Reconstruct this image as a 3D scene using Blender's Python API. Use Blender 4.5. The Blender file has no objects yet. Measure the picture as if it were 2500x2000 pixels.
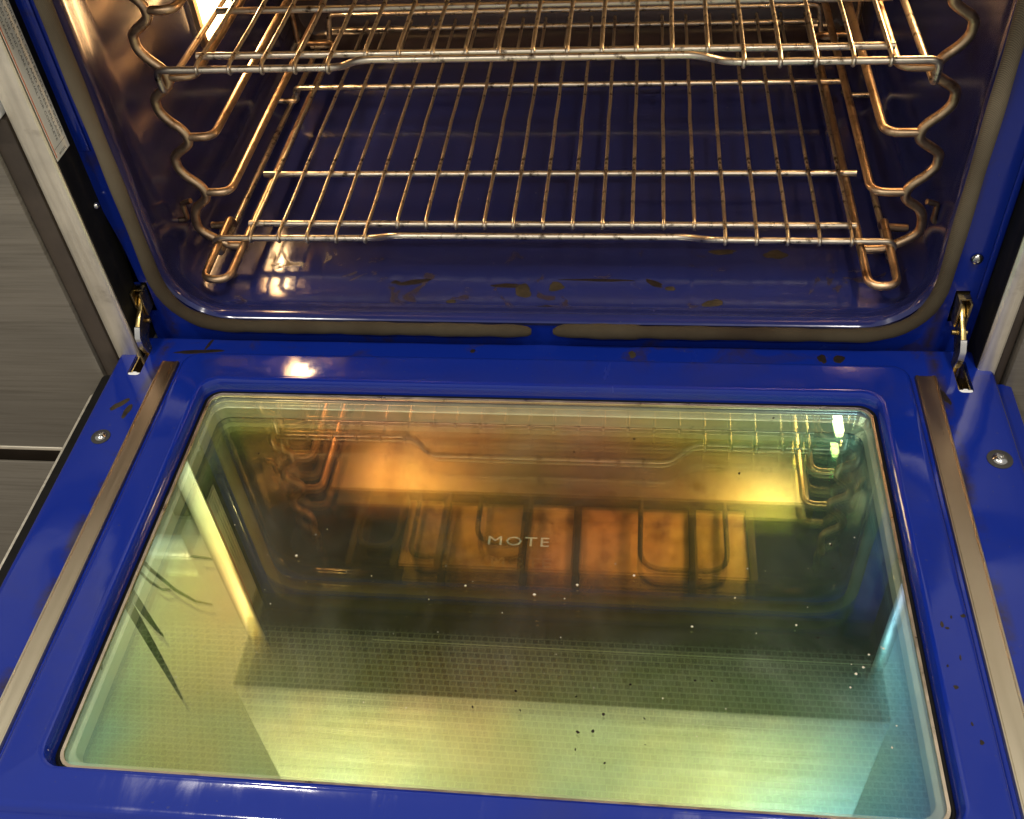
import bpy, bmesh, math, random
from mathutils import Vector, Matrix
random.seed(7)
PI = math.pi
S = bpy.context.scene
C = S.collection

# ------------------------------------------------------------------ camera
cam = bpy.data.objects.new('camera', bpy.data.cameras.new('camera'))
C.objects.link(cam)
cam.data.sensor_width = 36.0
cam.data.lens = 36.0 * 2531.15 / 2500.0
cam.data.clip_start = 0.02
cam.data.clip_end = 60
R_ = ((0.993114, 0.096916, -0.065821), (-0.024055, 0.718552, 0.695057), (-0.114658, 0.688687, -0.715935))
CP = (0.085454, -0.6683, 0.622905)
cam.matrix_world = Matrix(((R_[0][0], R_[1][0], -R_[2][0], CP[0]),
                           (R_[0][1], R_[1][1], -R_[2][1], CP[1]),
                           (R_[0][2], R_[1][2], -R_[2][2], CP[2]),
                           (0, 0, 0, 1)))
S.camera = cam

# ------------------------------------------------------------------ world, lamps, exposure
W = bpy.data.worlds.new('World')
S.world = W
W.use_nodes = True
bg = W.node_tree.nodes['Background']
bg.inputs[0].default_value = (1.0, 0.97, 0.90, 1)
bg.inputs[1].default_value = 0.46
S.view_settings.view_transform = 'Standard'
S.view_settings.look = 'None'
S.view_settings.exposure = 0.14
S.view_settings.gamma = 1.0
S.cycles.use_denoising = True
S.cycles.max_bounces = 14
S.cycles.transparent_max_bounces = 24
S.cycles.sample_clamp_indirect = 6.0


def ceiling_lamp(x, y, z, power, size, col=(1.0, 0.92, 0.8)):
    l = bpy.data.lights.new('ceiling_spot', 'AREA')
    l.shape = 'DISK'
    l.size = size
    l.energy = power
    l.color = col
    o = bpy.data.objects.new('ceiling_spot', l)
    o.location = (x, y, z)
    C.objects.link(o)


for (lx, ly) in ((-0.75, -0.60), (0.55, -0.60), (-0.75, -1.8), (0.55, -1.8)):
    ceiling_lamp(lx, ly, 1.85, 13.0, 0.13)

# ------------------------------------------------------------------ materials


class NT:
    def __init__(self, name):
        self.m = bpy.data.materials.new(name)
        self.m.use_nodes = True
        self.t = self.m.node_tree
        self.n = self.t.nodes
        self.b = self.n['Principled BSDF']
        self.out = self.n['Material Output']
        self.co = None

    def add(self, typ, **kw):
        nd = self.n.new(typ)
        for k, v in kw.items():
            setattr(nd, k, v)
        return nd

    def link(self, a, b):
        self.t.links.new(a, b)

    def coords(self, scale=(1, 1, 1), loc=(0, 0, 0)):
        if self.co is None:
            self.co = self.add('ShaderNodeTexCoord')
        mp = self.add('ShaderNodeMapping')
        mp.inputs['Scale'].default_value = scale
        mp.inputs['Location'].default_value = loc
        self.link(self.co.outputs['Object'], mp.inputs[0])
        return mp.outputs[0]

    def noise(self, sc, detail=4, rough=0.55, vec=None, dist=0.0):
        nd = self.add('ShaderNodeTexNoise')
        nd.inputs['Scale'].default_value = sc
        nd.inputs['Detail'].default_value = detail
        nd.inputs['Roughness'].default_value = rough
        nd.inputs['Distortion'].default_value = dist
        self.link(vec if vec is not None else self.coords(), nd.inputs['Vector'])
        return nd.outputs['Fac']

    def ramp(self, fac, stops, interp='LINEAR'):
        r = self.add('ShaderNodeValToRGB')
        r.color_ramp.interpolation = interp
        el = r.color_ramp.elements
        while len(el) < len(stops):
            el.new(0.5)
        for e, (p, c) in zip(el, stops):
            e.position = p
            e.color = (c, c, c, 1) if not hasattr(c, '__len__') else (*c[:3], 1)
        self.link(fac, r.inputs[0])
        return r.outputs[0]

    def mix(self, fac, a, b, mode='MIX'):
        nd = self.add('ShaderNodeMix', data_type='RGBA', blend_type=mode)
        for i, v in ((0, fac), (6, a), (7, b)):
            if hasattr(v, 'links') or hasattr(v, 'is_linked'):
                self.link(v, nd.inputs[i])
            elif hasattr(v, '__len__'):
                nd.inputs[i].default_value = (*v[:3], 1)
            else:
                nd.inputs[i].default_value = v
        return nd.outputs[2]

    def math(self, op, a, b=None, c=None):
        nd = self.add('ShaderNodeMath', operation=op)
        for i, v in enumerate((a, b, c)):
            if v is None:
                continue
            if hasattr(v, 'is_linked'):
                self.link(v, nd.inputs[i])
            else:
                nd.inputs[i].default_value = v
        return nd.outputs[0]

    def bump(self, h, strength=0.2, dist=0.001):
        nd = self.add('ShaderNodeBump')
        nd.inputs['Strength'].default_value = strength
        nd.inputs['Distance'].default_value = dist
        self.link(h, nd.inputs['Height'])
        self.link(nd.outputs[0], self.b.inputs['Normal'])

    def set(self, **kw):
        for k, v in kw.items():
            i = self.b.inputs[k.replace('_', ' ')]
            if hasattr(v, 'is_linked'):
                self.link(v, i)
            elif hasattr(v, '__len__'):
                i.default_value = (*v[:3], 1)
            else:
                i.default_value = v
        return self


def enamel_door():
    k = NT('cobalt_enamel')
    dirt = k.ramp(k.noise(9, 6, 0.65), ((0.55, 0), (0.80, 1)))
    wipe = k.ramp(k.noise(1, 5, 0.7, k.coords((22, 5, 22)), 0.8), ((0.52, 0), (0.72, 1)))
    scr = k.ramp(k.noise(1, 2, 0.5, k.coords((420, 14, 60)), 0.6), ((0.74, 0), (0.77, 1)))
    speck = k.ramp(k.noise(260, 2, 0.5), ((0.72, 0), (0.76, 1)))
    col = k.mix(k.math('MULTIPLY', dirt, 0.35), (0.0042, 0.0175, 0.205), (0.026, 0.026, 0.07))
    col = k.mix(k.math('MULTIPLY', speck, 0.30), col, (0.06, 0.06, 0.10))
    col = k.mix(k.math('MULTIPLY', scr, 0.12), col, (0.10, 0.11, 0.20))
    sx = k.add('ShaderNodeSeparateXYZ')
    k.link(k.coords(), sx.inputs[0])
    ax = k.math('ABSOLUTE', sx.outputs[0])
    seam = k.ramp(k.math('ABSOLUTE', k.math('SUBTRACT', ax, 0.3340)), ((0.0015, 1.0), (0.0075, 0.0)))
    grime = k.math('MULTIPLY', seam, k.ramp(k.noise(26, 6, 0.65), ((0.46, 0.0), (0.60, 1.0))))
    browned = k.math('MULTIPLY', k.ramp(k.noise(17, 6, 0.65, dist=0.8), ((0.57, 0.0), (0.66, 1.0))), k.ramp(k.math('MULTIPLY_ADD', sx.outputs[1], 1.0, 1.0), ((0.955, 0.0), (0.985, 0.65))))
    grime = k.math('MAXIMUM', grime, browned)
    col = k.mix(k.math('MULTIPLY', grime, 0.85), col, (0.026, 0.018, 0.014))
    rough = k.ramp(k.noise(6, 5, 0.6), ((0.35, 0.06), (0.75, 0.17)))
    rough = k.math('MULTIPLY_ADD', wipe, 0.18, rough)
    k.set(Base_Color=col, Roughness=rough, IOR=1.52)
    h = k.math('MULTIPLY_ADD', k.noise(120, 3, 0.5), 0.05, k.noise(14, 2, 0.5))
    k.bump(h, 0.22, 0.005)
    return k.m


def enamel_cavity():
    k = NT('cavity_enamel')
    big = k.ramp(k.noise(4.5, 6, 0.65, dist=0.6), ((0.38, 0), (0.66, 1)))
    sp = k.coords()
    sx = k.add('ShaderNodeSeparateXYZ')
    k.link(sp, sx.inputs[0])
    ax = k.math('ABSOLUTE', sx.outputs[0])
    side = k.ramp(ax, ((0.30, 0), (0.335, 1)))                       # browned walls
    left = k.ramp(k.math('MULTIPLY_ADD', sx.outputs[0], -1.0, 0.5), ((0.70, 0.06), (0.80, 1.0)))
    f = k.math('MAXIMUM', k.math('MULTIPLY', big, 0.35), k.math('MULTIPLY', k.math('MULTIPLY', side, left), 0.6))
    lowf = k.ramp(k.noise(14, 5, 0.6), ((0.4, 0.7), (0.7, 1)))
    f = k.math('MULTIPLY', f, lowf)
    col = k.mix(f, (0.0135, 0.0195, 0.108), (0.024, 0.020, 0.038))
    back = k.ramp(k.math('MULTIPLY_ADD', k.noise(7, 4, 0.6), 0.05, sx.outputs[1]), ((0.50, 0.0), (0.56, 1.0)))
    col = k.mix(k.math('MULTIPLY', back, 0.85), col, (0.055, 0.042, 0.040))                # back wall lightened to brown-grey, lamp light put into its colour
    scr = k.ramp(k.noise(1, 3, 0.6, k.coords((140, 140, 9))), ((0.70, 0), (0.74, 1)))
    col = k.mix(k.math('MULTIPLY', scr, 0.18), col, (0.25, 0.20, 0.17))
    rough = k.ramp(k.noise(11, 5, 0.65), ((0.30, 0.07), (0.80, 0.19)))
    rough = k.math('MULTIPLY_ADD', side, 0.06, rough)
    zone = k.math('MULTIPLY', k.ramp(sx.outputs[1], ((0.03, 0.0), (0.045, 1.0), (0.10, 1.0), (0.14, 0.0))), k.ramp(sx.outputs[2], ((0.024, 1.0), (0.030, 0.0))))
    spill = k.ramp(k.noise(24, 6, 0.62, dist=1.2), ((0.60, 0.0), (0.65, 0.9), (0.70, 0.5), (0.80, 1.0)))
    col = k.mix(k.math('MULTIPLY', zone, spill), col, (0.030, 0.018, 0.010))
    rough = k.math('MULTIPLY_ADD', k.math('MULTIPLY', zone, spill), 0.35, rough)
    k.set(Base_Color=col, Roughness=rough, IOR=1.52)
    k.bump(k.noise(40, 4, 0.6), 0.10, 0.0012)
    return k.m


def metal(name, base, rough, spot=None, spot_lo=0.6, spot_hi=0.75, sc=60, brushed=None, bump=0.05, metallic=1.0):
    k = NT(name)
    col = base
    if spot:
        s = k.ramp(k.noise(sc, 5, 0.65), ((spot_lo, 0), (spot_hi, 1)))
        col = k.mix(s, base, spot)
    var = k.ramp(k.noise(22, 4, 0.6), ((0.3, 0.78), (0.7, 1.0)))
    col = k.mix(1.0, col, var, 'MULTIPLY')
    if brushed:
        br = k.noise(1, 3, 0.6, k.coords(brushed))
        rr = k.ramp(br, ((0.3, rough - 0.07), (0.7, rough + 0.10)))
        k.bump(br, bump, 0.0004)
    else:
        nz = k.noise(90, 4, 0.6)
        rr = k.ramp(nz, ((0.3, max(0.03, rough - 0.10)), (0.7, rough + 0.12)))
        k.bump(nz, bump, 0.0006)
    k.set(Base_Color=col, Roughness=rr, Metallic=metallic)
    return k.m


def plain(name, base, rough, var=0.25, sc=30, spec=0.5, bump=0.1):
    k = NT(name)
    n = k.noise(sc, 5, 0.6)
    v = k.ramp(n, ((0.3, 1 - var), (0.7, 1.0)))
    k.set(Base_Color=k.mix(1.0, base, v, 'MULTIPLY'), Roughness=rough)
    k.b.inputs['Specular IOR Level'].default_value = spec
    k.bump(n, bump, 0.0008)
    return k.m


def strip_mat():
    """bare metal strip, discoloured brown by heat at the oven end"""
    k = NT('heat_tinted_strip')
    sx = k.add('ShaderNodeSeparateXYZ')
    k.link(k.coords(), sx.inputs[0])
    t = k.math('MULTIPLY_ADD', k.noise(9, 4, 0.6), 0.16, k.math('MULTIPLY', sx.outputs[1], -1.0))
    col = k.ramp(t, ((0.08, (0.34, 0.22, 0.14)), (0.20, (0.42, 0.31, 0.21)), (0.32, (0.52, 0.42, 0.30)), (0.52, (0.80, 0.73, 0.56))))
    br = k.noise(1, 3, 0.6, k.coords((200, 6, 200)))
    k.bump(br, 0.03, 0.0004)
    k.set(Base_Color=col, Roughness=k.ramp(br, ((0.3, 0.26), (0.7, 0.40))), Metallic=1.0)
    return k.m


def gasket_mat():
    k = NT('woven_gasket')
    st = k.ramp(k.noise(9, 5, 0.6), ((0.40, 0), (0.70, 1)))
    sx = k.add('ShaderNodeSeparateXYZ')
    k.link(k.coords(), sx.inputs[0])
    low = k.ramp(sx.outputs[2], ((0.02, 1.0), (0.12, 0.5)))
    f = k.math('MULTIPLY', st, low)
    hi = k.ramp(sx.outputs[2], ((0.035, (0.066, 0.052, 0.032)), (0.22, (0.165, 0.135, 0.092))))  # darker towards the bottom: brown staining plus the shade there, painted in
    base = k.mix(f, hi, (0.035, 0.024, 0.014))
    wv = k.add('ShaderNodeTexWave', wave_type='BANDS', bands_direction='DIAGONAL')
    wv.inputs['Scale'].default_value = 420
    wv.inputs['Distortion'].default_value = 1.5
    k.link(k.coords(), wv.inputs['Vector'])
    strand = k.ramp(wv.outputs['Fac'], ((0.2, 0.62), (0.8, 1.0)))
    k.set(Base_Color=k.mix(1.0, base, strand, 'MULTIPLY'), Roughness=0.9)
    k.b.inputs['Specular IOR Level'].default_value = 0.2
    k.bump(wv.outputs['Fac'], 0.5, 0.0008)
    return k.m


def wood_mat():
    k = NT('grey_oak_laminate')
    g = k.noise(1, 6, 0.7, k.coords((7, 1, 260)), 0.4)
    g2 = k.noise(1, 4, 0.6, k.coords((1.2, 1, 26)), 0.8)
    c1 = k.ramp(g, ((0.28, (0.115, 0.100, 0.078)), (0.52, (0.165, 0.147, 0.118)), (0.78, (0.198, 0.178, 0.146))))
    c2 = k.ramp(g2, ((0.3, 0.72), (0.7, 1.0)))
    k.set(Base_Color=k.mix(1.0, c1, c2, 'MULTIPLY'), Roughness=0.42)
    k.bump(g, 0.15, 0.0006)
    return k.m


def glass_mat():
    """coated door pane: clear glass with a thin high-index film whose thickness wanders"""
    k = NT('coated_glass')
    n1 = k.noise(3.1, 3, 0.5, dist=0.5)
    n2 = k.noise(34, 5, 0.65)
    sx = k.add('ShaderNodeSeparateXYZ')
    k.link(k.coords(), sx.inputs[0])
    ex = k.math('POWER', k.math('MULTIPLY', k.math('ABSOLUTE', sx.outputs[0]), 3.55), 5.0)     # the coating thins out towards the edges
    th = k.math('MULTIPLY_ADD', n1, 88.0, 129.0)
    th = k.math('MULTIPLY_ADD', n2, 12.0, th)
    th = k.math('MULTIPLY_ADD', ex, -34.0, th)
    th = k.math('MULTIPLY_ADD', k.math('ADD', sx.outputs[1], 0.235), 50.0, th)
    th = k.math('MULTIPLY_ADD', sx.outputs[0], -60.0, th)
    smear = k.ramp(k.noise(7, 6, 0.7), ((0.48, 0.0), (0.60, 0.012), (0.80, 0.07)))
    haze = k.ramp(k.noise(8, 7, 0.72, dist=0.8), ((0.42, (0.003, 0.003, 0.003)), (0.60, (0.016, 0.016, 0.015)), (0.80, (0.06, 0.06, 0.056))))
    k.set(Base_Color=haze, Roughness=smear, IOR=1.93, Thin_Film_Thickness=th, Thin_Film_IOR=2.50)
    tr = k.add('ShaderNodeBsdfTransparent')
    tr.inputs[0].default_value = (0.74, 0.77, 0.71, 1)
    ad = k.add('ShaderNodeAddShader')
    k.link(k.b.outputs[0], ad.inputs[0])
    k.link(tr.outputs[0], ad.inputs[1])
    k.link(ad.outputs[0], k.out.inputs['Surface'])
    return k.m


def frit_mat():
    """outer pane seen from inside: printed grid of small squares, plain and striped in turn"""
    k = NT('printed_grid_pane')
    sx = k.add('ShaderNodeSeparateXYZ')
    k.link(k.coords(), sx.inputs[0])
    P = 0.0046
    v = k.math('DIVIDE', sx.outputs[1], P)
    row = k.math('FLOOR', v)
    u = k.math('ADD', k.math('DIVIDE', sx.outputs[0], P), k.math('MULTIPLY', row, 0.37))
    fu = k.math('FRACT', u)
    fv = k.math('FRACT', v)

    def band(x, a, b):
        return k.math('MULTIPLY', k.math('GREATER_THAN', x, a), k.math('LESS_THAN', x, b))
    sq = k.math('MULTIPLY', band(fu, 0.08, 0.90), band(fv, 0.10, 0.88))
    par = k.math('GREATER_THAN', k.math('FRACT', k.math('MULTIPLY', k.math('FLOOR', u), 0.5)), 0.25)
    stripe = k.math('GREATER_THAN', k.math('FRACT', k.math('MULTIPLY', fu, 5.5)), 0.5)
    stripe = k.math('MAXIMUM', stripe, k.math('SUBTRACT', 1.0, par))
    dark = k.math('MULTIPLY', sq, k.math('MULTIPLY_ADD', stripe, 0.45, 0.45))
    reg = k.ramp(k.math('MULTIPLY', sx.outputs[1], -1.0), ((0.262, 0.0), (0.274, 1.0)))
    grid = k.mix(dark, (0.30, 0.30, 0.30), (0.035, 0.035, 0.036))
    col = k.mix(reg, (0.045, 0.043, 0.038), grid)
    k.set(Base_Color=col, Roughness=0.25)
    return k.m


def lens_mat():
    """frosted lamp cover, hot where the bulb sits behind it"""
    k = NT('lit_lamp_lens')
    tc = k.add('ShaderNodeTexCoord')
    sx = k.add('ShaderNodeSeparateXYZ')
    k.link(tc.outputs['Generated'], sx.inputs[0])
    dy = k.math('SUBTRACT', sx.outputs[1], 0.5)
    dz = k.math('SUBTRACT', sx.outputs[2], 0.5)
    d = k.math('SQRT', k.math('ADD', k.math('MULTIPLY', dy, dy), k.math('MULTIPLY', dz, dz)))
    col = k.ramp(d, ((0.0, (1.0, 0.72, 0.40)), (0.5, (1.0, 0.55, 0.22))))
    st = k.ramp(d, ((0.0, 1.0), (0.26, 0.60), (0.50, 0.20)))
    k.set(Base_Color=(0.8, 0.7, 0.5), Roughness=0.3, Emission_Color=col, Emission_Strength=k.math('MULTIPLY', st, 104.0))
    return k.m


M = dict(
    blue=enamel_door(), cav=enamel_cavity(),
    wire=metal('tarnished_rack_steel', (0.84, 0.75, 0.60), 0.36, (0.085, 0.055, 0.034), 0.55, 0.67, 95, None, 0.3),
    guide=metal('lamp_tinted_steel', (0.70, 0.50, 0.31), 0.40, (0.24, 0.11, 0.05), 0.52, 0.74, 60, None, 0.2),  # brown-spotted steel, base made orange to carry the oven lamps' warm light
    steel=metal('brushed_stainless', (0.93, 0.87, 0.74), 0.48, (0.56, 0.50, 0.40), 0.60, 0.8, 30, (300, 300, 6)),
    panel=metal('brushed_stainless_panel', (0.46, 0.46, 0.45), 0.62, None, 0, 0, 1, (4, 4, 300), 0.02),
    strip=strip_mat(),
    rust=plain('rusty_grime', (0.16, 0.075, 0.025), 0.8, 0.5, 120, 0.2, 0.6),
    spacer=metal('pale_window_frame', (0.70, 0.66, 0.55), 0.42, (0.35, 0.26, 0.16), 0.66, 0.8, 40, None, 0.05, 0.55),
    rim=metal('tan_window_rim', (0.72, 0.60, 0.46), 0.35, (0.22, 0.13, 0.06), 0.60, 0.75, 30),
    gold=metal('yellow_zinc', (0.52, 0.39, 0.16), 0.30, (0.12, 0.07, 0.03), 0.52, 0.68, 90),
    zinc=metal('bright_zinc', (0.75, 0.74, 0.72), 0.28, None, 0, 0, 1),
    screw=metal('screw_steel', (0.55, 0.54, 0.52), 0.22, (0.2, 0.18, 0.15), 0.6, 0.8, 120),
    washer=plain('dark_washer', (0.035, 0.033, 0.03), 0.45),
    black=plain('black_liner', (0.008, 0.0075, 0.007), 0.6, 0.5, 60, 0.15, 0.3),
    brown=plain('dark_brown_edge', (0.055, 0.040, 0.028), 0.55, 0.4, 25),
    white=plain('white_quartz', (0.72, 0.74, 0.76), 0.3, 0.06, 50),
    nylon=plain('white_nylon', (0.75, 0.76, 0.76), 0.4, 0.1),
    label=plain('cream_label', (0.66, 0.64, 0.54), 0.5, 0.08),
    ink=plain('label_ink', (0.06, 0.06, 0.05), 0.6, 0.1),
    redink=plain('label_red_ink', (0.50, 0.16, 0.08), 0.6, 0.1),
    pale=plain('pale_print', (0.62, 0.62, 0.56), 0.5, 0.1),
    baffle=metal('aluminised_baffle', (0.78, 0.72, 0.57), 0.44, (0.34, 0.27, 0.17), 0.55, 0.75, 30, (5, 260, 5), 0.05),
    faded=plain('faded_print', (0.62, 0.60, 0.52), 0.6, 0.6, 160),
    wall=plain('cream_wall', (0.84, 0.81, 0.70), 0.6, 0.06, 3),
    leaf=plain('dark_leaf', (0.035, 0.060, 0.020), 0.4, 0.4, 40),
    pot=plain('grey_pot', (0.30, 0.29, 0.27), 0.6, 0.2, 20),
    tile=metal('tan_ceramic_tile', (0.88, 0.58, 0.26), 0.7, (0.28, 0.12, 0.04), 0.46, 0.68, 26, None, 0.4, 0.0),
    burnt=plain('burnt_spill', (0.016, 0.009, 0.006), 0.7, 0.6, 150, 0.2, 0.8),
    residue=plain('grey_residue', (0.045, 0.034, 0.020), 0.75, 0.6, 90, 0.15, 0.6),
    crumb=plain('pale_crumb', (0.68, 0.62, 0.48), 0.8, 0.3, 200),
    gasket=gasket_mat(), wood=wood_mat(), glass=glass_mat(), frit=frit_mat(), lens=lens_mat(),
    floor=plain('floor_tile', (0.32, 0.29, 0.25), 0.4, 0.2, 6),
)

# ------------------------------------------------------------------ mesh helpers


class MB:
    def __init__(self):
        self.v, self.f, self.mi = [], [], []

    def add(self, vs, fs, mi=0):
        b = len(self.v)
        self.v += [tuple(p) for p in vs]
        self.f += [tuple(b + i for i in f) for f in fs]
        self.mi += [mi] * len(fs)
        return self

    def box(self, x0, x1, y0, y1, z0, z1, mi=0):
        vs = [(x, y, z) for x in (x0, x1) for y in (y0, y1) for z in (z0, z1)]
        self.add(vs, [(0, 1, 3, 2), (4, 6, 7, 5), (0, 4, 5, 1), (2, 3, 7, 6), (0, 2, 6, 4), (1, 5, 7, 3)], mi)
        return self

    def tube(self, pts, r, n=10, mi=0, rs=None):
        P = [Vector(p) for p in pts]
        T = []
        for i in range(len(P)):
            a = P[max(i - 1, 0)]
            b = P[min(i + 1, len(P) - 1)]
            T.append((b - a).normalized())
        up = Vector((0, 0, 1)) if abs(T[0].z) < 0.9 else Vector((1, 0, 0))
        N = (up - T[0] * up.dot(T[0])).normalized()
        vs = []
        for i, p in enumerate(P):
            N = (N - T[i] * N.dot(T[i])).normalized()
            B = T[i].cross(N)
            rr = r if rs is None else rs[i]
            for k in range(n):
                a = 2 * PI * k / n
                vs.append(p + (N * math.cos(a) + B * math.sin(a)) * rr)
        fs = []
        for i in range(len(P) - 1):
            for k in range(n):
                k2 = (k + 1) % n
                fs.append((i * n + k, i * n + k2, (i + 1) * n + k2, (i + 1) * n + k))
        fs.append(tuple(range(n - 1, -1, -1)))
        e = (len(P) - 1) * n
        fs.append(tuple(range(e, e + n)))
        self.add(vs, fs, mi)
        return self

    def loft(self, rings, closed=True, cap0=False, cap1=False, mi=0):
        n = len(rings[0])
        vs = [p for r in rings for p in r]
        fs = []
        for i in range(len(rings) - 1):
            for k in range(n if closed else n - 1):
                k2 = (k + 1) % n
                fs.append((i * n + k, i * n + k2, (i + 1) * n + k2, (i + 1) * n + k))
        if cap0:
            fs.append(tuple(range(n - 1, -1, -1)))
        if cap1:
            fs.append(tuple(range((len(rings) - 1) * n, len(rings) * n)))
        self.add(vs, fs, mi)
        return self

    def lathe(self, o, prof, axis='z', n=20, mi=0):
        rings = []
        for (r, h) in prof:
            ring = []
            for k in range(n):
                a = 2 * PI * k / n
                c, s = r * math.cos(a), r * math.sin(a)
                if axis == 'z':
                    ring.append((o[0] + c, o[1] + s, o[2] + h))
                elif axis == 'y':
                    ring.append((o[0] + c, o[1] - h, o[2] + s))
                else:
                    ring.append((o[0] + h, o[1] + c, o[2] + s))
            rings.append(ring)
        self.loft(rings, cap0=True, cap1=True, mi=mi)
        return self

    def build(self, name, mats, parent=None, sharp=35, bevel=None, fix=True):
        me = bpy.data.meshes.new(name)
        me.from_pydata(self.v, [], self.f)
        return finish(name, me, mats, parent, self.mi, sharp, bevel, fix)


def finish(name, me, mats, parent=None, mi=None, sharp=35, bevel=None, fix=True):
    if not isinstance(mats, (list, tuple)):
        mats = [mats]
    for m in mats:
        me.materials.append(m)
    if mi:
        me.polygons.foreach_set('material_index', mi)
    if fix or bevel:
        bm = bmesh.new()
        bm.from_mesh(me)
        if bevel:
            bmesh.ops.bevel(bm, geom=bm.edges[:], offset=bevel, segments=2, profile=0.5, affect='EDGES', clamp_overlap=True)
        bmesh.ops.recalc_face_normals(bm, faces=bm.faces[:])
        bm.to_mesh(me)
        bm.free()
    me.shade_smooth()
    me.set_sharp_from_angle(angle=math.radians(sharp))
    o = bpy.data.objects.new(name, me)
    C.objects.link(o)
    if parent:
        o.parent = parent
    return o


def tag(o, label=None, cat=None, group=None, kind=None):
    for k, v in (('label', label), ('category', cat), ('group', group), ('kind', kind)):
        if v:
            o[k] = v
    return o


def thing(name, label, cat, group=None):
    o = bpy.data.objects.new(name, None)
    o.empty_display_size = 0.05
    C.objects.link(o)
    return tag(o, label, cat, group)


def fillet(pts, r, seg=6):
    P = [Vector(p) for p in pts]
    rr = r if hasattr(r, '__len__') else [r] * len(P)
    out = [P[0]]
    for i in range(1, len(P) - 1):
        a, b, c = P[i - 1], P[i], P[i + 1]
        u, v = (a - b), (c - b)
        lu, lv = u.length, v.length
        u.normalize()
        v.normalize()
        ang = u.angle(v)
        if ang > PI - 0.02 or rr[i] < 1e-6:
            out.append(b)
            continue
        t = min(rr[i] / math.tan(ang / 2), lu * 0.49, lv * 0.49)
        p0, p1 = b + u * t, b + v * t
        for k in range(seg + 1):
            s = k / seg
            out.append(p0 * (1 - s) ** 2 + b * 2 * s * (1 - s) + p1 * s ** 2)
    out.append(P[-1])
    return out


def spline(pts, per=6):
    P = [Vector(p) for p in pts]
    out = []
    for i in range(len(P) - 1):
        p0, p1, p2, p3 = P[max(i - 1, 0)], P[i], P[i + 1], P[min(i + 2, len(P) - 1)]
        for k in range(per):
            t = k / per
            out.append(0.5 * ((2 * p1) + (p2 - p0) * t + (2 * p0 - 5 * p1 + 4 * p2 - p3) * t * t + (3 * p1 - p0 - 3 * p2 + p3) * t ** 3))
    out.append(P[-1])
    return out


def rr2(a0, a1, b0, b1, r, seg=8):
    """rounded rectangle in 2-D, counter-clockwise"""
    out = []
    for (cx, cy, st) in ((a1 - r, b1 - r, 0), (a0 + r, b1 - r, 90), (a0 + r, b0 + r, 180), (a1 - r, b0 + r, 270)):
        for k in range(seg + 1):
            a = math.radians(st + 90.0 * k / seg)
            out.append((cx + r * math.cos(a), cy + r * math.sin(a)))
    return out


def ring_xy(x0, x1, y0, y1, r, z, seg=8):
    return [(p[0], p[1], z) for p in rr2(x0, x1, y0, y1, r, seg)]


def ring_xz(hx, z0, z1, r, y, seg=8):
    return [(p[0], y, p[1]) for p in rr2(-hx, hx, z0, z1, r, seg)]


def fill_loops(loops):
    """flat face with holes -> (verts, tris)"""
    bm = bmesh.new()
    es = []
    for lp in loops:
        vs = [bm.verts.new(p) for p in lp]
        es += [bm.edges.new((vs[i], vs[(i + 1) % len(vs)])) for i in range(len(vs))]
    bmesh.ops.triangle_fill(bm, use_beauty=True, use_dissolve=False, edges=es)
    bm.verts.index_update()
    V = [tuple(v.co) for v in bm.verts]
    F = [tuple(v.index for v in f.verts) for f in bm.faces]
    bm.free()
    return V, F


def text_mesh(name, body, size, origin, ax, ay, mat, parent, depth=0.00005, spacing=1.0, width=None):
    cu = bpy.data.curves.new(name, 'FONT')
    cu.body = body
    cu.size = 1.0
    cu.extrude = 0.02
    cu.resolution_u = 2
    cu.space_character = spacing
    t = bpy.data.objects.new(name, cu)
    C.objects.link(t)
    dg = bpy.context.evaluated_depsgraph_get()
    dg.update()
    me = bpy.data.meshes.new_from_object(t.evaluated_get(dg))
    bpy.data.objects.remove(t)
    bpy.data.curves.remove(cu)
    w = max(v.co.x for v in me.vertices)
    sx = size if width is None else width / w
    ax, ay = Vector(ax), Vector(ay)
    az = ax.cross(ay)
    o0 = Vector(origin)
    for v in me.vertices:
        v.co = o0 + ax * (v.co.x * sx) + ay * (v.co.y * size) + az * (v.co.z * depth / 0.02)
    return finish(name, me, mat, parent, None, 30, None, False)


def blob(name, x, y, z, rx, ry, mat, parent, h=0.0006, seed=0, rot=0.0, n=22, jag=0.35):
    """flat irregular crust of burnt-on spill"""
    rnd = random.Random(seed)
    ph = [(rnd.uniform(0, 6.28), rnd.uniform(0.3, 1.0) / (k + 1)) for k in range(7)]
    rings = []
    for (s, dz) in ((1.0, 0.00003), (0.9, h * 0.8), (0.6, h), (0.25, h * 0.7)):
        ring = []
        for k in range(n):
            a = 2 * PI * k / n
            rad = 1 + jag * sum(w * math.sin((j + 1) * a + p) for j, (p, w) in enumerate(ph))
            rad = max(0.3, rad)
            px, py = rx * s * rad * math.cos(a), ry * s * rad * math.sin(a)
            ring.append((x + px * math.cos(rot) - py * math.sin(rot), y + px * math.sin(rot) + py * math.cos(rot), z + dz))
        rings.append(ring)
    return MB().loft(rings, cap1=True).build(name, mat, parent, 60)


# ------------------------------------------------------------------ the oven body
oven = thing('built_in_oven', 'open built in oven with cobalt blue enamel inside, its glass door folded down', 'oven')

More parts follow.
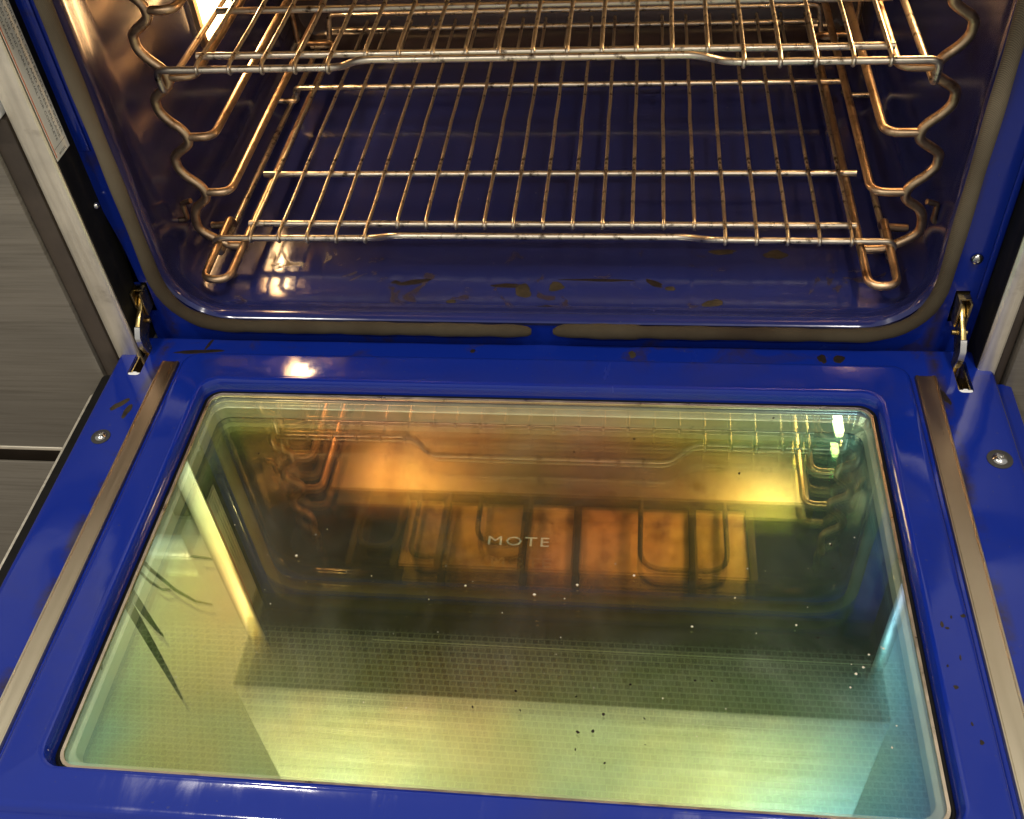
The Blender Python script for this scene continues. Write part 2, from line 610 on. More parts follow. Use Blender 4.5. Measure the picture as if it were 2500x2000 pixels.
# face frame: blue plate round the opening
YF = 0.012
outer = [(-0.3525, 0.0328), (-0.3495, 0.0615), (-0.3512, 0.1065), (-0.3546, 0.132), (-0.3567, 0.1496), (-0.3578, 0.1624), (-0.3590, 0.180),
         (-0.3560, 0.1869), (-0.3558, 0.2082), (-0.3569, 0.2589), (-0.3575, 0.33), (-0.3580, 0.425), (0.372, 0.425), (0.3722, 0.25),
         (0.3715, 0.165), (0.3708, 0.1569), (0.3679, 0.1329), (0.3671, 0.1038), (0.3667, 0.0626), (0.3684, 0.0364), (0.369, -0.02), (-0.355, -0.02)]
hole = ring_xz(0.3310, 0.0225, 0.386, 0.058, YF, 8)
slotF = [[(s * a, YF, b) for a, b in ((0.3435, 0.034), (0.3435, 0.0665), (0.3548, 0.0665), (0.3548, 0.034))] for s in (-1, 1)]
V, F = fill_loops([[(a, YF, b) for a, b in outer], hole] + slotF)
mb = MB().add(V, F)
n_o = len(outer)
mb.add([(a, YF, b) for a, b in outer] + [(a, YF + 0.003, b) for a, b in outer],
       [(i, (i + 1) % n_o, n_o + (i + 1) % n_o, n_o + i) for i in range(n_o)])
mb.build('face_frame', M['blue'], oven, 30)
# raised outer step of the frame on its right edge
MB().box(0.3605, 0.3655, YF - 0.0025, YF - 0.0003, 0.06, 0.36).build('frame_flange', M['blue'], oven, 35, 0.0008)
MB().box(-0.353, -0.3445, YF - 0.0020, YF - 0.0003, 0.20, 0.36).build('frame_flange', M['blue'], oven, 35, 0.0008)

# cavity liner, lofted from the rolled lip to the back wall
rings = [hole,
         ring_xz(0.3290, 0.0275, 0.382, 0.056, 0.0095), ring_xz(0.3265, 0.0300, 0.380, 0.054, 0.0125),
         ring_xz(0.3265, 0.0290, 0.381, 0.052, 0.021), ring_xz(0.329, 0.0235, 0.386, 0.046, 0.032),
         ring_xz(0.336, 0.0205, 0.402, 0.040, 0.045), ring_xz(0.3435, 0.0200, 0.43, 0.036, 0.065), ring_xz(0.3445, 0.0200, 0.45, 0.034, 0.09),
         ring_xz(0.3445, 0.0200, 0.452, 0.034, 0.30),
         ring_xz(0.3445, 0.0200, 0.452, 0.034, 0.535), ring_xz(0.340, 0.025, 0.447, 0.032, 0.551), ring_xz(0.328, 0.036, 0.436, 0.028, 0.556)]
MB().loft(rings, cap1=True).build('oven_liner', M['cav'], oven, 50)

# oven body behind everything (outer casing) and the header above the opening
mb = MB()
mb.box(-0.375, 0.375, 0.018, 0.60, -0.25, -0.002)
mb.box(-0.375, 0.375, 0.018, 0.60, 0.475, 0.62)
mb.box(-0.375, -0.348, 0.018, 0.60, -0.002, 0.475)
mb.box(0.348, 0.375, 0.018, 0.60, -0.002, 0.475)
mb.box(-0.348, 0.348, 0.565, 0.60, -0.002, 0.475)
mb.build('casing', M['black'], oven)
MB().box(-0.380, 0.380, -0.010, 0.0175, 0.428, 0.475).build('vent_header', M['black'], oven, 35, 0.002)
cpn = MB().box(-0.381, 0.381, -0.085, 0.0175, 0.476, 0.98).build('control_panel', M['panel'], oven, 35, 0.004)
# door gasket, in two runs that stop short of each other at the bottom centre
gp = [(0.0165, 0.0, 0.0262), (0.026, 0.0, 0.0276), (0.10, 0, 0.0272), (0.328, 0, 0.0269), (0.328, 0, 0.386), (-0.3275, 0, 0.386), (-0.3275, 0, 0.0275), (-0.08, 0, 0.0266), (-0.012, 0, 0.0265), (-0.0025, 0, 0.0258)]
pp = fillet(gp, [0, 0.01, 0.02, 0.062, 0.04, 0.04, 0.062, 0.02, 0.01, 0], 10)
# refine long runs so the weave can wobble
fine = []
for a, b in zip(pp[:-1], pp[1:]):
    m = max(1, int((b - a).length / 0.003))
    fine += [a.lerp(b, k / m) for k in range(m)]
fine.append(pp[-1])
rs = []
for i, p in enumerate(fine):
    w = 0.0058 * (1 + 0.05 * math.sin(p.x * 90 + p.z * 70) + 0.04 * math.sin(p.x * 230 + 1))
    d0 = min((p - fine[0]).length, (p - fine[-1]).length)
    if d0 < 0.022 and p.z < 0.05:
        t = d0 / 0.022
        w *= 0.42 + 0.58 * math.sqrt(max(0.0, 1 - (1 - t) ** 2))
    if 0.02 < p.x < 0.09 and p.z < 0.04:
        w *= 1.12
    rs.append(w)
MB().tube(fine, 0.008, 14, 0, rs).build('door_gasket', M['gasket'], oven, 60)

# side trims, black inner faces, warning label
for s, xi, xo in ((-1, -0.3565, -0.3835), (1, 0.3672, 0.3855)):
    prof = rr2(min(xi, xo), max(xi, xo), -0.0215, 0.0170, 0.0035, 4)
    if s < 0:
        prof = [(xi, 0.017), (xi, -0.0200), (xi - 0.0012, -0.0214), (xi - 0.0025, -0.0217), (xi - 0.014, -0.0217), (xo + 0.0075, -0.0210), (xo + 0.0040, -0.0185), (xo + 0.0015, -0.0130), (xo, -0.004), (xo, 0.017)]
    else:
        prof = [(xo, 0.017), (xo, -0.004), (xo - 0.0012, -0.0130), (xo - 0.0030, -0.0185), (xo - 0.0055, -0.0210), (xi + 0.0075, -0.0217), (xi + 0.003, -0.0217), (xi + 0.0015, -0.0212), (xi, -0.0195), (xi, 0.017)]
    z0 = -0.004 if s < 0 else 0.002
    tr = MB().loft([[(a, b, z0) for a, b in prof], [(a, b, 0.47) for a, b in prof]], cap0=True, cap1=True).build('side_trim', M['steel'], oven, 40)
    xb = xi + (0.0008 if s < 0 else -0.0008)
    MB().box(min(xb, xi + (0.0001 if s < 0 else -0.0001)), max(xb, xi + (0.0001 if s < 0 else -0.0001)), -0.0185, 0.0170, 0.004, 0.47).build('trim_lining', M['black'], tr)
    # black bottom of the gap between frame and trim
    x0, x1 = (-0.3565, -0.340) if s < 0 else (0.355, 0.3672)
    MB().box(x0, x1, 0.0165, 0.0175, -0.02, 0.47).build('gap_lining', M['black'], oven)

xl = -0.3556
lab = MB().box(xl, xl + 0.0003, -0.0192, 0.0040, 0.2095, 0.40).build('warning_label', M['label'], oven, 35)
MB().box(xl + 0.00031, xl + 0.00036, -0.0190, -0.0176, 0.212, 0.40).build('red_border', M['redink'], lab)
lines = [("REMOVE BROILER PAN, OVEN RACKS, RACK GUIDES,", 0.0002), ("ALL OTHER UTENSILS AND EXCESS SPILLAGE", -0.0048), ("READ USE AND CARE MANUAL FOR COMPLETE", -0.0098), ("CLEANING", -0.0146)]
ends = [0.2215, 0.2215, 0.2215, 0.298]
for (tx, yy), ze in zip(lines, ends):
    wdt = len(tx) * 0.0030
    text_mesh('label_text', tx, 0.0036, (xl + 0.00033, yy, ze + wdt), (0, 0, -1), (0, 1, 0), M['ink'], lab, 0.00003, 1.0, wdt)
MB().box(xl + 0.00031, xl + 0.00034, -0.0168, 0.0022, 0.2180, 0.2184).build('label_rule', M['ink'], lab)
text_mesh('label_text', "807352", 0.0026, (xl + 0.00033, -0.013, 0.2115), (0, 1, 0), (0, 0, 1), M['ink'], lab, 0.00003, 1.0, 0.011)


def pan_screw(name, o, axis, r, parent, washer=True, m='screw'):
    mb = MB()
    if washer:
        mb.lathe(o, [(r * 1.75, 0.0), (r * 1.75, 0.0006), (r * 1.45, 0.0009), (r * 1.2, 0.0009)], axis, 24, 1)
    mb.lathe(o, [(r * 1.1, 0.0008), (r, 0.0018), (r * 0.82, 0.0028), (r * 0.5, 0.0034), (r * 0.34, 0.0035), (r * 0.30, 0.0022)], axis, 24, 0)
    return mb.build(name, [M[m], M['washer']], parent, 50)


pan_screw('frame_screw', (0.3514, YF - 0.0002, 0.0993), 'y', 0.0045, oven, False)
pan_screw('trim_screw', (-0.3556, 0.004, 0.153), 'x', 0.0026, oven, False)

# oven lamps: glowing rectangular lenses in the side walls
for s in (-1, 1):
    x = s * 0.3440
    bz = MB()
    zl, ya = (0.152, 0.262) if s < 0 else (0.236, 0.195)
    yb_ = ya + 0.090
    pr0 = rr2(ya, yb_, zl, zl + 0.110, 0.012, 5)
    pr1 = rr2(ya + 0.006, yb_ - 0.006, zl + 0.006, zl + 0.104, 0.010, 5)
    bz.loft([[(x, a, b) for a, b in pr0], [(x - s * 0.005, a, b) for a, b in pr0], [(x - s * 0.006, a, b) for a, b in pr1], [(x - s * 0.001, a, b) for a, b in pr1]])
    lamp = bz.build('oven_lamp', M['guide'], oven, 40)
    dome = []
    for ins, h in ((0.0065, 0.0015), (0.0075, 0.0060), (0.0120, 0.0105), (0.0200, 0.0135)):
        dome.append([(x - s * h, a, b) for a, b in rr2(ya + ins, yb_ - ins, zl + ins, zl + 0.110 - ins, 0.012, 5)])
    MB().loft(dome, cap0=True, cap1=True).build('lens', M['lens'], lamp, 60)

# roof of the cavity: ceramic broiler plate and the broil element below it
bars = [-0.262, -0.205, -0.150, -0.046, 0.020, 0.165, 0.236]
for i, (xa, xb) in enumerate(zip(bars[1:-1], bars[2:])):
    MB().box(xa + 0.005, xb - 0.005, 0.034 + 0.004 * (i % 2), 0.172, 0.4345 + 0.0015 * (i % 2), 0.446).build('ceramic_tile', M['tile'], oven, 35, 0.001)
for i, xa in enumerate(bars):
    MB().box(xa - 0.0045, xa + 0.0045, 0.028, 0.178, 0.4300, 0.4335).build('roof_bracket', M['brown'], oven, 35, 0.001)
MB().box(-0.315, 0.315, 0.183, 0.530, 0.4430, 0.4460).build('roof_plate', M['baffle'], oven, 35, 0.001)
MB().box(-0.315, 0.315, 0.1725, 0.1822, 0.4250, 0.4460).build('roof_rib', M['brown'], oven, 35, 0.001)
for (xa, xb, yb_) in ((-0.255, -0.205, 0.088), (-0.185, -0.145, 0.075), (-0.105, -0.040, 0.100), (0.100, 0.205, 0.070)):
    MB().tube(fillet([(xa, 0.176, 0.424), (xa, yb_, 0.424), (xb, yb_, 0.424), (xb, 0.176, 0.424)], 0.03, 8), 0.0034, 10).build('broil_element', M['brown'], oven, 60)

# hinges
prof = [(0.0175, 0.0600), (0.004, 0.0545), (-0.004, 0.0490), (-0.011, 0.0452), (-0.0185, 0.0395), (-0.0240, 0.0325), (-0.0245, 0.0235), (-0.0205, 0.0120), (-0.0190, 0.000), (-0.0120, 0.000),
        (-0.0125, 0.012), (-0.0105, 0.0205), (-0.004, 0.0265), (0.003, 0.0330), (0.010, 0.0400), (0.0175, 0.0440)]
for s in (-1, 1):
    x0 = s * 0.3497
    hg = MB().loft([[(x0 - 0.0021, a, b) for a, b in prof], [(x0 + 0.0021, a, b) for a, b in prof]], cap0=True, cap1=True).build('hinge', M['gold'], oven, 35, 0.0006)
    # bright front edge of the arm
    e = [(-0.0186, 0.0401), (-0.0245, 0.0328), (-0.0252, 0.0235), (-0.0212, 0.0120)]
    MB().loft([[(x0 - 0.0024, a, b), (x0 + 0.0024, a, b), (x0 + 0.0024, a + 0.0009, b), (x0 - 0.0024, a + 0.0009, b)] for a, b in e], cap0=True, cap1=True).build('hinge_edge', M['zinc'], hg, 50)
    MB().tube([(x0 - 0.006, -0.004, 0.036), (x0 + 0.006, -0.004, 0.036)], 0.0022, 12).build('hinge_pin', M['gold'], hg)
    k = MB()
    k.box(x0 - 0.0052, x0 - 0.0030, -0.002, 0.022, 0.040, 0.0640)
    k.box(x0 + 0.0030, x0 + 0.0050, -0.002, 0.022, 0.040, 0.0640)
    k.box(x0 - 0.0052, x0 + 0.0050, 0.004, 0.022, 0.0625, 0.0642)
    k.build('hinge_clip', M['gold'], hg, 35, 0.0004)

# ------------------------------------------------------------------ the door, folded down
ZF, ZP, ZG = 0.010, 0.017, 0.004
YN, YE = -0.52, 0.0052
mb = MB()
A = ring_xy(-0.3765, 0.3810, YN, YE, 0.014, -0.012)
B = ring_xy(-0.3765, 0.3810, YN, YE, 0.014, 0.0035)
B2 = ring_xy(-0.3757, 0.3802, YN + 0.001, YE - 0.0010, 0.013, 0.0070)
Cc = ring_xy(-0.3735, 0.3778, YN + 0.003, YE - 0.0032, 0.011, 0.0093)
D = ring_xy(-0.3700, 0.3745, YN + 0.006, YE - 0.0060, 0.009, ZF)
mb.loft([A, B, B2, Cc, D])
E0 = ring_xy(-0.3125, 0.3125, -0.437, -0.0205, 0.016, ZF)
E1 = ring_xy(-0.3112, 0.3112, -0.4357, -0.0218, 0.015, ZF + 0.0012)
E2 = ring_xy(-0.3098, 0.3098, -0.4343, -0.0232, 0.014, ZP - 0.0018)
E3 = ring_xy(-0.3080, 0.3080, -0.4320, -0.0250, 0.013, ZP - 0.0003)
E4 = ring_xy(-0.3055, 0.3055, -0.4290, -0.0275, 0.012, ZP)
E5 = ring_xy(-0.2885, 0.2885, -0.4120, -0.0520, 0.018, ZP)
E6 = ring_xy(-0.2868, 0.2868, -0.4105, -0.0540, 0.0165, ZP + 0.0008)
E7 = ring_xy(-0.2848, 0.2848, -0.4090, -0.0560, 0.0155, ZP + 0.0011)
E8 = ring_xy(-0.2828, 0.2828, -0.4075, -0.0580, 0.0145, ZP + 0.0004)
E9 = ring_xy(-0.2812, 0.2812, -0.4062, -0.0596, 0.0135, ZP - 0.0025)
E10 = ring_xy(-0.2806, 0.2806, -0.4056, -0.0602, 0.0132, ZP - 0.0060)
E11 = ring_xy(-0.2806, 0.2806, -0.4056, -0.0602, 0.0132, -0.034)
mb.loft([E0, E1, E2, E3, E4, E5, E6, E7, E8, E9, E10, E11])
slots = []
for s in (-1, 1):
    sl = [(s * 0.3535 + a, b) for a, b in rr2(-0.0060, 0.0060, -0.0475, -0.0095, 0.0035, 3)]
    slots.append([(a, b, ZF) for a, b in sl])
V, F = fill_loops([D, E0] + slots)
mb.add(V, F)
for sl in slots:
    mb.loft([sl, [(a, b, -0.010) for a, b, c in sl]])
door = mb.build('oven_door', M['blue'], oven, 40)
bm = bmesh.new()
bm.from_mesh(door.data)
bmesh.ops.remove_doubles(bm, verts=bm.verts[:], dist=1e-5)
bmesh.ops.recalc_face_normals(bm, faces=bm.faces[:])
bm.to_mesh(door.data)
bm.free()
door.data.shade_smooth()
door.data.set_sharp_from_angle(angle=math.radians(40))

def hollow(rings_out, z0, z1):
    i0, i1 = [ring_xy(-0.2818, 0.2818, -0.4068, -0.0590, 0.0140, z) for z in (z0, z1)]
    return MB().loft([i0] + rings_out + [i1, i0])


hollow([ring_xy(-0.3975, 0.3900, YN, -0.026, 0.004, z) for z in (-0.0300, -0.0124)], -0.0300, -0.0124).build('door_core', M['black'], door, 35)
hollow([ring_xy(-0.4140, 0.4050, YN, -0.030, 0.006, -0.060), ring_xy(-0.4140, 0.4050, YN, -0.030, 0.006, -0.0312), ring_xy(-0.4132, 0.4043, YN + 0.001, -0.0315, 0.005, -0.0303)], -0.060, -0.0303).build('door_front_skin', M['steel'], door, 40)
sl = MB().loft([ring_xy(-0.2804, 0.2804, -0.4054, -0.0604, 0.0131, ZG + 0.0002), ring_xy(-0.2804, 0.2804, -0.4054, -0.0604, 0.0131, ZG + 0.0012), ring_xy(-0.2785, 0.2785, -0.4035, -0.0620, 0.0120, ZG + 0.0012), ring_xy(-0.2780, 0.2780, -0.4030, -0.0626, 0.0118, ZG + 0.0002)])
sl.build('window_seal', M['black'], door, 40)
MB().loft([ring_xy(-0.2779, 0.2779, -0.4029, -0.0627, 0.0118, ZG + 0.0002), ring_xy(-0.2777, 0.2777, -0.4027, -0.0629, 0.0117, ZG + 0.0016), ring_xy(-0.2758, 0.2758, -0.4008, -0.0648, 0.0106, ZG + 0.0013), ring_xy(-0.2756, 0.2756, -0.4006, -0.0650, 0.0105, ZG + 0.0002)]).build('window_rim', M['rim'], door, 40)
# blue outer return of the door on the right-hand side
MB().box(0.3815, 0.4010, YN, -0.014, -0.0295, -0.0100).build('door_return', M['blue'], door, 35, 0.0045)
# window: pale frame under the glass, coated inner pane, printed outer pane
fr = MB().loft([ring_xy(-0.2800, 0.2800, -0.4050, -0.0608, 0.0132, -0.0120), ring_xy(-0.2800, 0.2800, -0.4050, -0.0608, 0.0132, 0.0000),
                ring_xy(-0.2725, 0.2725, -0.3975, -0.0735, 0.0120, 0.0000), ring_xy(-0.2715, 0.2715, -0.3965, -0.0745, 0.0115, -0.0008), ring_xy(-0.2712, 0.2712, -0.3962, -0.0748, 0.0115, -0.0120)])
fr.build('window_frame', M['spacer'], door, 40)
g = MB().loft([ring_xy(-0.2803, 0.2803, -0.4053, -0.0605, 0.0132, ZG - 0.003), ring_xy(-0.2803, 0.2803, -0.4053, -0.0605, 0.0132, ZG)], cap0=True, cap1=True)
g.build('glass_pane', M['glass'], door, 30)
g2 = MB().loft([ring_xy(-0.2790, 0.2790, -0.4040, -0.0620, 0.0132, -0.0155), ring_xy(-0.2790, 0.2790, -0.4040, -0.0620, 0.0132, -0.0125)], cap0=True, cap1=True)
g2.build('middle_pane', M['glass'], door, 30)
op = MB().box(-0.284, 0.284, -0.409, -0.057, -0.0385, -0.0350).build('outer_pane', M['frit'], door)
text_mesh('printed_lettering', "MOTE", 0.0118, (-0.0200, -0.2097, 0.0004), (1, 0, 0), (0, 1, 0), M['faded'], door, 0.00005, 1.15, 0.0470)
MB().box(-0.10, 0.26, -0.2745, -0.2738, -0.0349, -0.03485).build('printed_line', M['pale'], door)
# heat-tinted strips either side of the raised panel
for s in (-1, 1):
    x0, x1 = (-0.3315, -0.3150) if s < 0 else (0.3150, 0.3325)
    pr = [(x0, ZF + 0.0003), (x0, ZF + 0.0016), (x0 + 0.0007, ZF + 0.0026), (x0 + 0.0016, ZF + 0.0026), (x0 + 0.0024, ZF + 0.0019), (x1 - 0.0024, ZF + 0.0019), (x1 - 0.0016, ZF + 0.0026), (x1 - 0.0007, ZF + 0.0026), (x1, ZF + 0.0016), (x1, ZF + 0.0003)]
    ys = [-0.0305, -0.0312, -0.034, YN + 0.002]
    ins = [0.002, 0.0005, 0, 0]
    MB().loft([[(a + (t if a < (x0 + x1) / 2 else -t), y, b if t < 0.001 else ZF + 0.0003 + (b - ZF) * 0.5) for a, b in pr] for y, t in zip(ys, ins)], cap0=True, cap1=True).build('trim_strip', M['strip'], door, 35)
pan_screw('door_screw', (-0.3541, -0.1220, ZF), 'z', 0.0046, door)
pan_screw('door_screw', (0.3633, -0.1188, ZF), 'z', 0.0054, door)
for s in (-1, 1):
    x = s * 0.3535
    k = MB()
    k.box(x - 0.0056, x - 0.0038, -0.0466, -0.0100, -0.010, 0.0070)
    k.box(x + 0.0038, x + 0.0056, -0.0466, -0.0100, -0.010, 0.0070)
    k.box(x - 0.0056, x + 0.0056, -0.0466, -0.0100, -0.0115, -0.0100)
    k.build('hinge_channel', M['gold'], door, 35, 0.0004)
    k = MB()
    k.box(x - 0.0054, x + 0.0054, -0.0472, -0.0438, 0.0015, 0.0098)
    k.box(x - 0.0020, x + 0.0020, -0.0440, -0.0425, 0.0015, 0.0096)
    k.build('hinge_stop', M['nylon'], door, 35, 0.0008)

# burnt-on marks
ZL = 0.0200
for i, (x, y, rx, ry, rot) in enumerate(((0.0062, 0.0359, 0.0095, 0.0055, 0), (-0.119, 0.0726, 0.014, 0.004, 0.3), (-0.136, 0.0722, 0.004, 0.003, 0), (-0.030, 0.0700, 0.014, 0.003, 0),
                                          (-0.016, 0.0640, 0.008, 0.010, 0.4), (0.0148, 0.0705, 0.0075, 0.006, 0), (0.044, 0.079, 0.034, 0.0016, -0.02), (0.104, 0.0745, 0.0095, 0.0035, -0.5),
                                          (0.118, 0.0680, 0.005, 0.003, 0), (0.212, 0.118, 0.010, 0.007, 0), (0.165, 0.123, 0.012, 0.004, 0), (-0.08, 0.045, 0.004, 0.003, 0), (0.155, 0.047, 0.009, 0.005, 0.3))):
    zz = ZL + (0.0 if y > 0.05 else 0.0012 if y > 0.04 else 0.0018)
    blob('burnt_spill', x, y, zz, rx, ry, M['burnt' if i in (0, 1, 2, 3, 6, 7) else 'residue'], oven, 0.0004, 30 + i, rot)
blob('residue_mark', -0.3535, -0.0855, ZF, 0.0085, 0.0035, M['residue'], door, 0.0004, 51, 0.75)
blob('residue_mark', -0.3425, -0.0925, ZF, 0.0030, 0.0080, M['residue'], door, 0.0004, 52, -0.15)
blob('residue_mark', -0.2980, -0.0150, ZF, 0.022, 0.0025, M['burnt'], door, 0.0003, 53, 0.12)
blob('residue_mark', -0.2960, -0.0075, ZF, 0.0016, 0.0075, M['burnt'], door, 0.0003, 54, -0.3)
blob('residue_mark', 0.3360, -0.0560, ZF, 0.0022, 0.0095, M['burnt'], door, 0.0003, 55, 0.35)
blob('residue_mark', 0.2440, -0.0120, ZF, 0.0035, 0.0055, M['burnt'], door, 0.0003, 56, 0)
blob('residue_mark', 0.2570, -0.0120, ZF, 0.0045, 0.0050, M['burnt'], door, 0.0003, 57, 0)
blob('residue_mark', 0.0850, -0.0090, ZF, 0.0035, 0.0040, M['residue'], door, 0.0004, 58, 0)
blob('residue_mark', -0.0550, -0.0090, ZF, 0.0025, 0.0022, M['burnt'], door, 0.0004, 59, 0)
for i in range(9):
    blob('residue_mark', 0.297 + random.uniform(-0.008, 0.010), -0.26 - random.random() * 0.10, ZP, random.uniform(0.0006, 0.0018), random.uniform(0.0008, 0.003), M['residue'], door, 0.0003, 70 + i, 0)
# rusty grime along the window edge
for i in range(12):
    blob('residue_mark', 0.06 + i * 0.0165 + random.uniform(-0.004, 0.004), -0.0612 - random.random() * 0.0004, ZG, random.uniform(0.003, 0.008), 0.0008, M['rust' if i % 3 else 'burnt'], door, 0.0003, 90 + i, 0)

# ------------------------------------------------------------------ rack guides (wavy ladder at each side wall)
RZ = [0.1003, 0.1573, 0.2144, 0.2715, 0.3286]


def make_guide(s, label):
    o = thing('rack_guide', label, 'rack guide', 'wire rack guides hooked to the oven side walls')
    xi, xo = (-0.307, -0.325) if s < 0 else (0.3120, 0.3310)
    yw = 0.1010
    per = RZ[1] - RZ[0]
    pts = [(s * 0.283, yw, 0.0405), (s * 0.297, yw, 0.0405), (xi - s * 0.003, yw + 0.001, 0.0425), (xo - s * 0.002, yw + 0.001, 0.056), (xo, yw, 0.070), (xi + (xo - xi) * 0.75, yw, 0.083)]
    for z in RZ:
        pts += [(xi + (xo - xi) * 0.10, yw, z - 0.0075), (xi, yw, z + 0.0005), (xi + (xo - xi) * 0.16, yw, z + 0.0075),
                (xi + (xo - xi) * 0.66, yw, z + 0.0165), (xo - (xo - xi) * 0.05, yw, z + 0.0245), (xo, yw, z + 0.0315), (xo - (xo - xi) * 0.12, yw, z + 0.039)]
    pts.append((xi, yw, RZ[-1] + per))
    pts.append((xi + 0.004 * s, yw, 0.42))
    MB().tube(spline(pts, 5), 0.0042, 12).build('wavy_upright', M['guide'], o, 60)
    # plain rear upright
    MB().tube([(s * 0.330, 0.500, 0.045), (s * 0.330, 0.500, 0.42)], 0.0032, 10).build('rear_upright', M['guide'], o, 60)
    for z in RZ:
        p = fillet([(xi, yw, z), (s * 0.2835, yw, z), (s * 0.2835, 0.5000, z + 0.001), (s * 0.330, 0.5000, z + 0.001)], [0, 0.017, 0.014, 0], 8)
        MB().tube(p, 0.0037, 12).build('rail', M['guide'], o, 60)
    zu = 0.0445
    p = fillet([(s * 0.330, 0.500, zu), (s * 0.2835, 0.500, zu), (s * 0.2835, 0.0440, zu), (s * 0.3075, 0.0440, zu), (s * 0.3095, 0.137, zu), (s * 0.3095, 0.145, zu - 0.012), (s * 0.334, 0.146, zu - 0.014)], [0, 0.014, 0.0125, 0.0125, 0.006, 0.006, 0], 9)
    MB().tube(p, 0.0037, 12).build('bottom_rail', M['guide'], o, 60)
    for z in (0.078, 0.30):
        MB().tube(fillet([(xo + s * 0.001, yw + 0.004, z + 0.010), (xo + s * 0.011, yw + 0.006, z + 0.006), (xo + s * 0.011, yw + 0.006, z - 0.012), (xo + s * 0.019, yw + 0.006, z - 0.013)], 0.004, 5), 0.0026, 8).build('wall_clip', M['guide'], o, 60)
    return o


make_guide(-1, 'wavy wire rack guide on the left oven wall, nearest the bright glowing lamp')
make_guide(1, 'wavy wire rack guide on the right oven wall, beside the round frame screw')

# ------------------------------------------------------------------ oven racks
PITCH = 0.0275
RB = 0.0030


def make_rack(label):
    o = thing('oven_rack', label, 'oven rack', 'wire racks in the oven')
    z = 0.0
    yf, ys, y1, y2, yb = 0.0, 0.0224, 0.1063, 0.2807, 0.421
    fr = [(-0.3110, yb + 0.010, -0.0200), (-0.3112, 0.0000, -0.0200), (-0.3118, -0.0012, z), (-0.1545, 0.0, z), (-0.1365, -0.0150, z + 0.0140),
          (0.1290, -0.0150, z + 0.0140), (0.1520, 0.0, z), (0.3118, -0.0012, z), (0.3112, 0.0000, -0.0200), (0.3110, yb + 0.010, -0.0200)]
    MB().tube(fillet(fr, [0, 0.005, 0.0075, 0.030, 0.030, 0.030, 0.030, 0.0075, 0.005, 0], 8), RB, 12).build('frame_wire', M['wire'], o, 60)
    MB().tube([(-0.2835, ys, z), (0.2815, ys, z)], RB, 12).build('cross_bar', M['wire'], o, 60)
    MB().tube([(-0.2915, y1, z), (0.2925, y1, z)], RB, 12).build('cross_bar', M['wire'], o, 60)
    MB().tube(fillet([(-0.329, y2 + 0.002, -0.0175), (-0.3065, y2 + 0.002, -0.0175), (-0.3030, y2, -0.0140), (-0.3035, y2, z), (0.3045, y2, z), (0.3040, y2, -0.0140), (0.3090, y2 + 0.002, -0.0175), (0.333, y2 + 0.002, -0.0175)], [0, 0.003, 0.003, 0.007, 0.007, 0.003, 0.003, 0], 6), RB, 12).build('cross_bar', M['wire'], o, 60)
    MB().tube([(-0.2900, yb, z), (0.2900, yb, z)], RB, 12).build('cross_bar', M['wire'], o, 60)
    MB().tube(fillet([(-0.315, yb - 0.019, -0.0115), (-0.292, yb - 0.019, -0.0110), (-0.2845, yb - 0.019, z + 0.0285), (0.2850, yb - 0.019, z + 0.0285), (0.2925, yb - 0.019, -0.0110), (0.312, yb - 0.019, -0.0110)], [0, 0.005, 0.008, 0.008, 0.005, 0], 6), RB, 12).build('back_guard', M['wire'], o, 60)
    wb = MB()
    for i in range(21):
        for yy in (y1, y2, yb):
            wb.tube([((i - 10) * PITCH, yy - 0.0030, RB + 0.0004), ((i - 10) * PITCH, yy, RB + 0.0008), ((i - 10) * PITCH, yy + 0.0030, RB + 0.0004)], 0.0019, 6, 0, [0.0012, 0.0021, 0.0012])
    wb.build('weld_beads', M['guide'], o, 60)['kind'] = 'stuff'
    meshes = {}
    for i in range(21):
        inner = 5 <= i <= 15
        if inner not in meshes:
            y0 = ys if inner else yf
            zt = RB + 0.0014
            p = spline([(0, y0 - 0.0020, -0.0030), (0, y0 - RB - 0.0016, 0.0000), (0, y0 - RB + 0.0001, 0.0030), (0, y0 + 0.0030, zt + 0.0002)], 3)
            for j in range(1, 15):
                yy = y0 + 0.003 + (yb + 0.012 - y0 - 0.003) * j / 14
                p.append(Vector((random.uniform(-1, 1) * 0.0004, yy, zt + random.uniform(-1, 1) * 0.0001)))
            ob = MB().tube(p, 0.0018, 8).build('rod', M['wire'], o, 60)
            meshes[inner] = ob.data
        else:
            ob = bpy.data.objects.new('rod', meshes[inner])
            C.objects.link(ob)
            ob.parent = o
        ob.location = ((i - 10) * PITCH + random.uniform(-1, 1) * 0.0005, 0, 0)
    return o


def copy_tree(src, label):
    c = src.copy()
    C.objects.link(c)
    c['label'] = label
    for ch in src.children:
        d = ch.copy()
        C.objects.link(d)
        d.parent = c
    return c


rack1 = make_rack('lower wire oven rack, just above the blue oven floor')
rack1.location = (0.0, 0.0991, 0.0509)
rack2 = copy_tree(rack1, 'upper wire oven rack at the top of the picture, level with the glowing lamp')
rack2.location = (0.0, 0.0944, 0.2241)

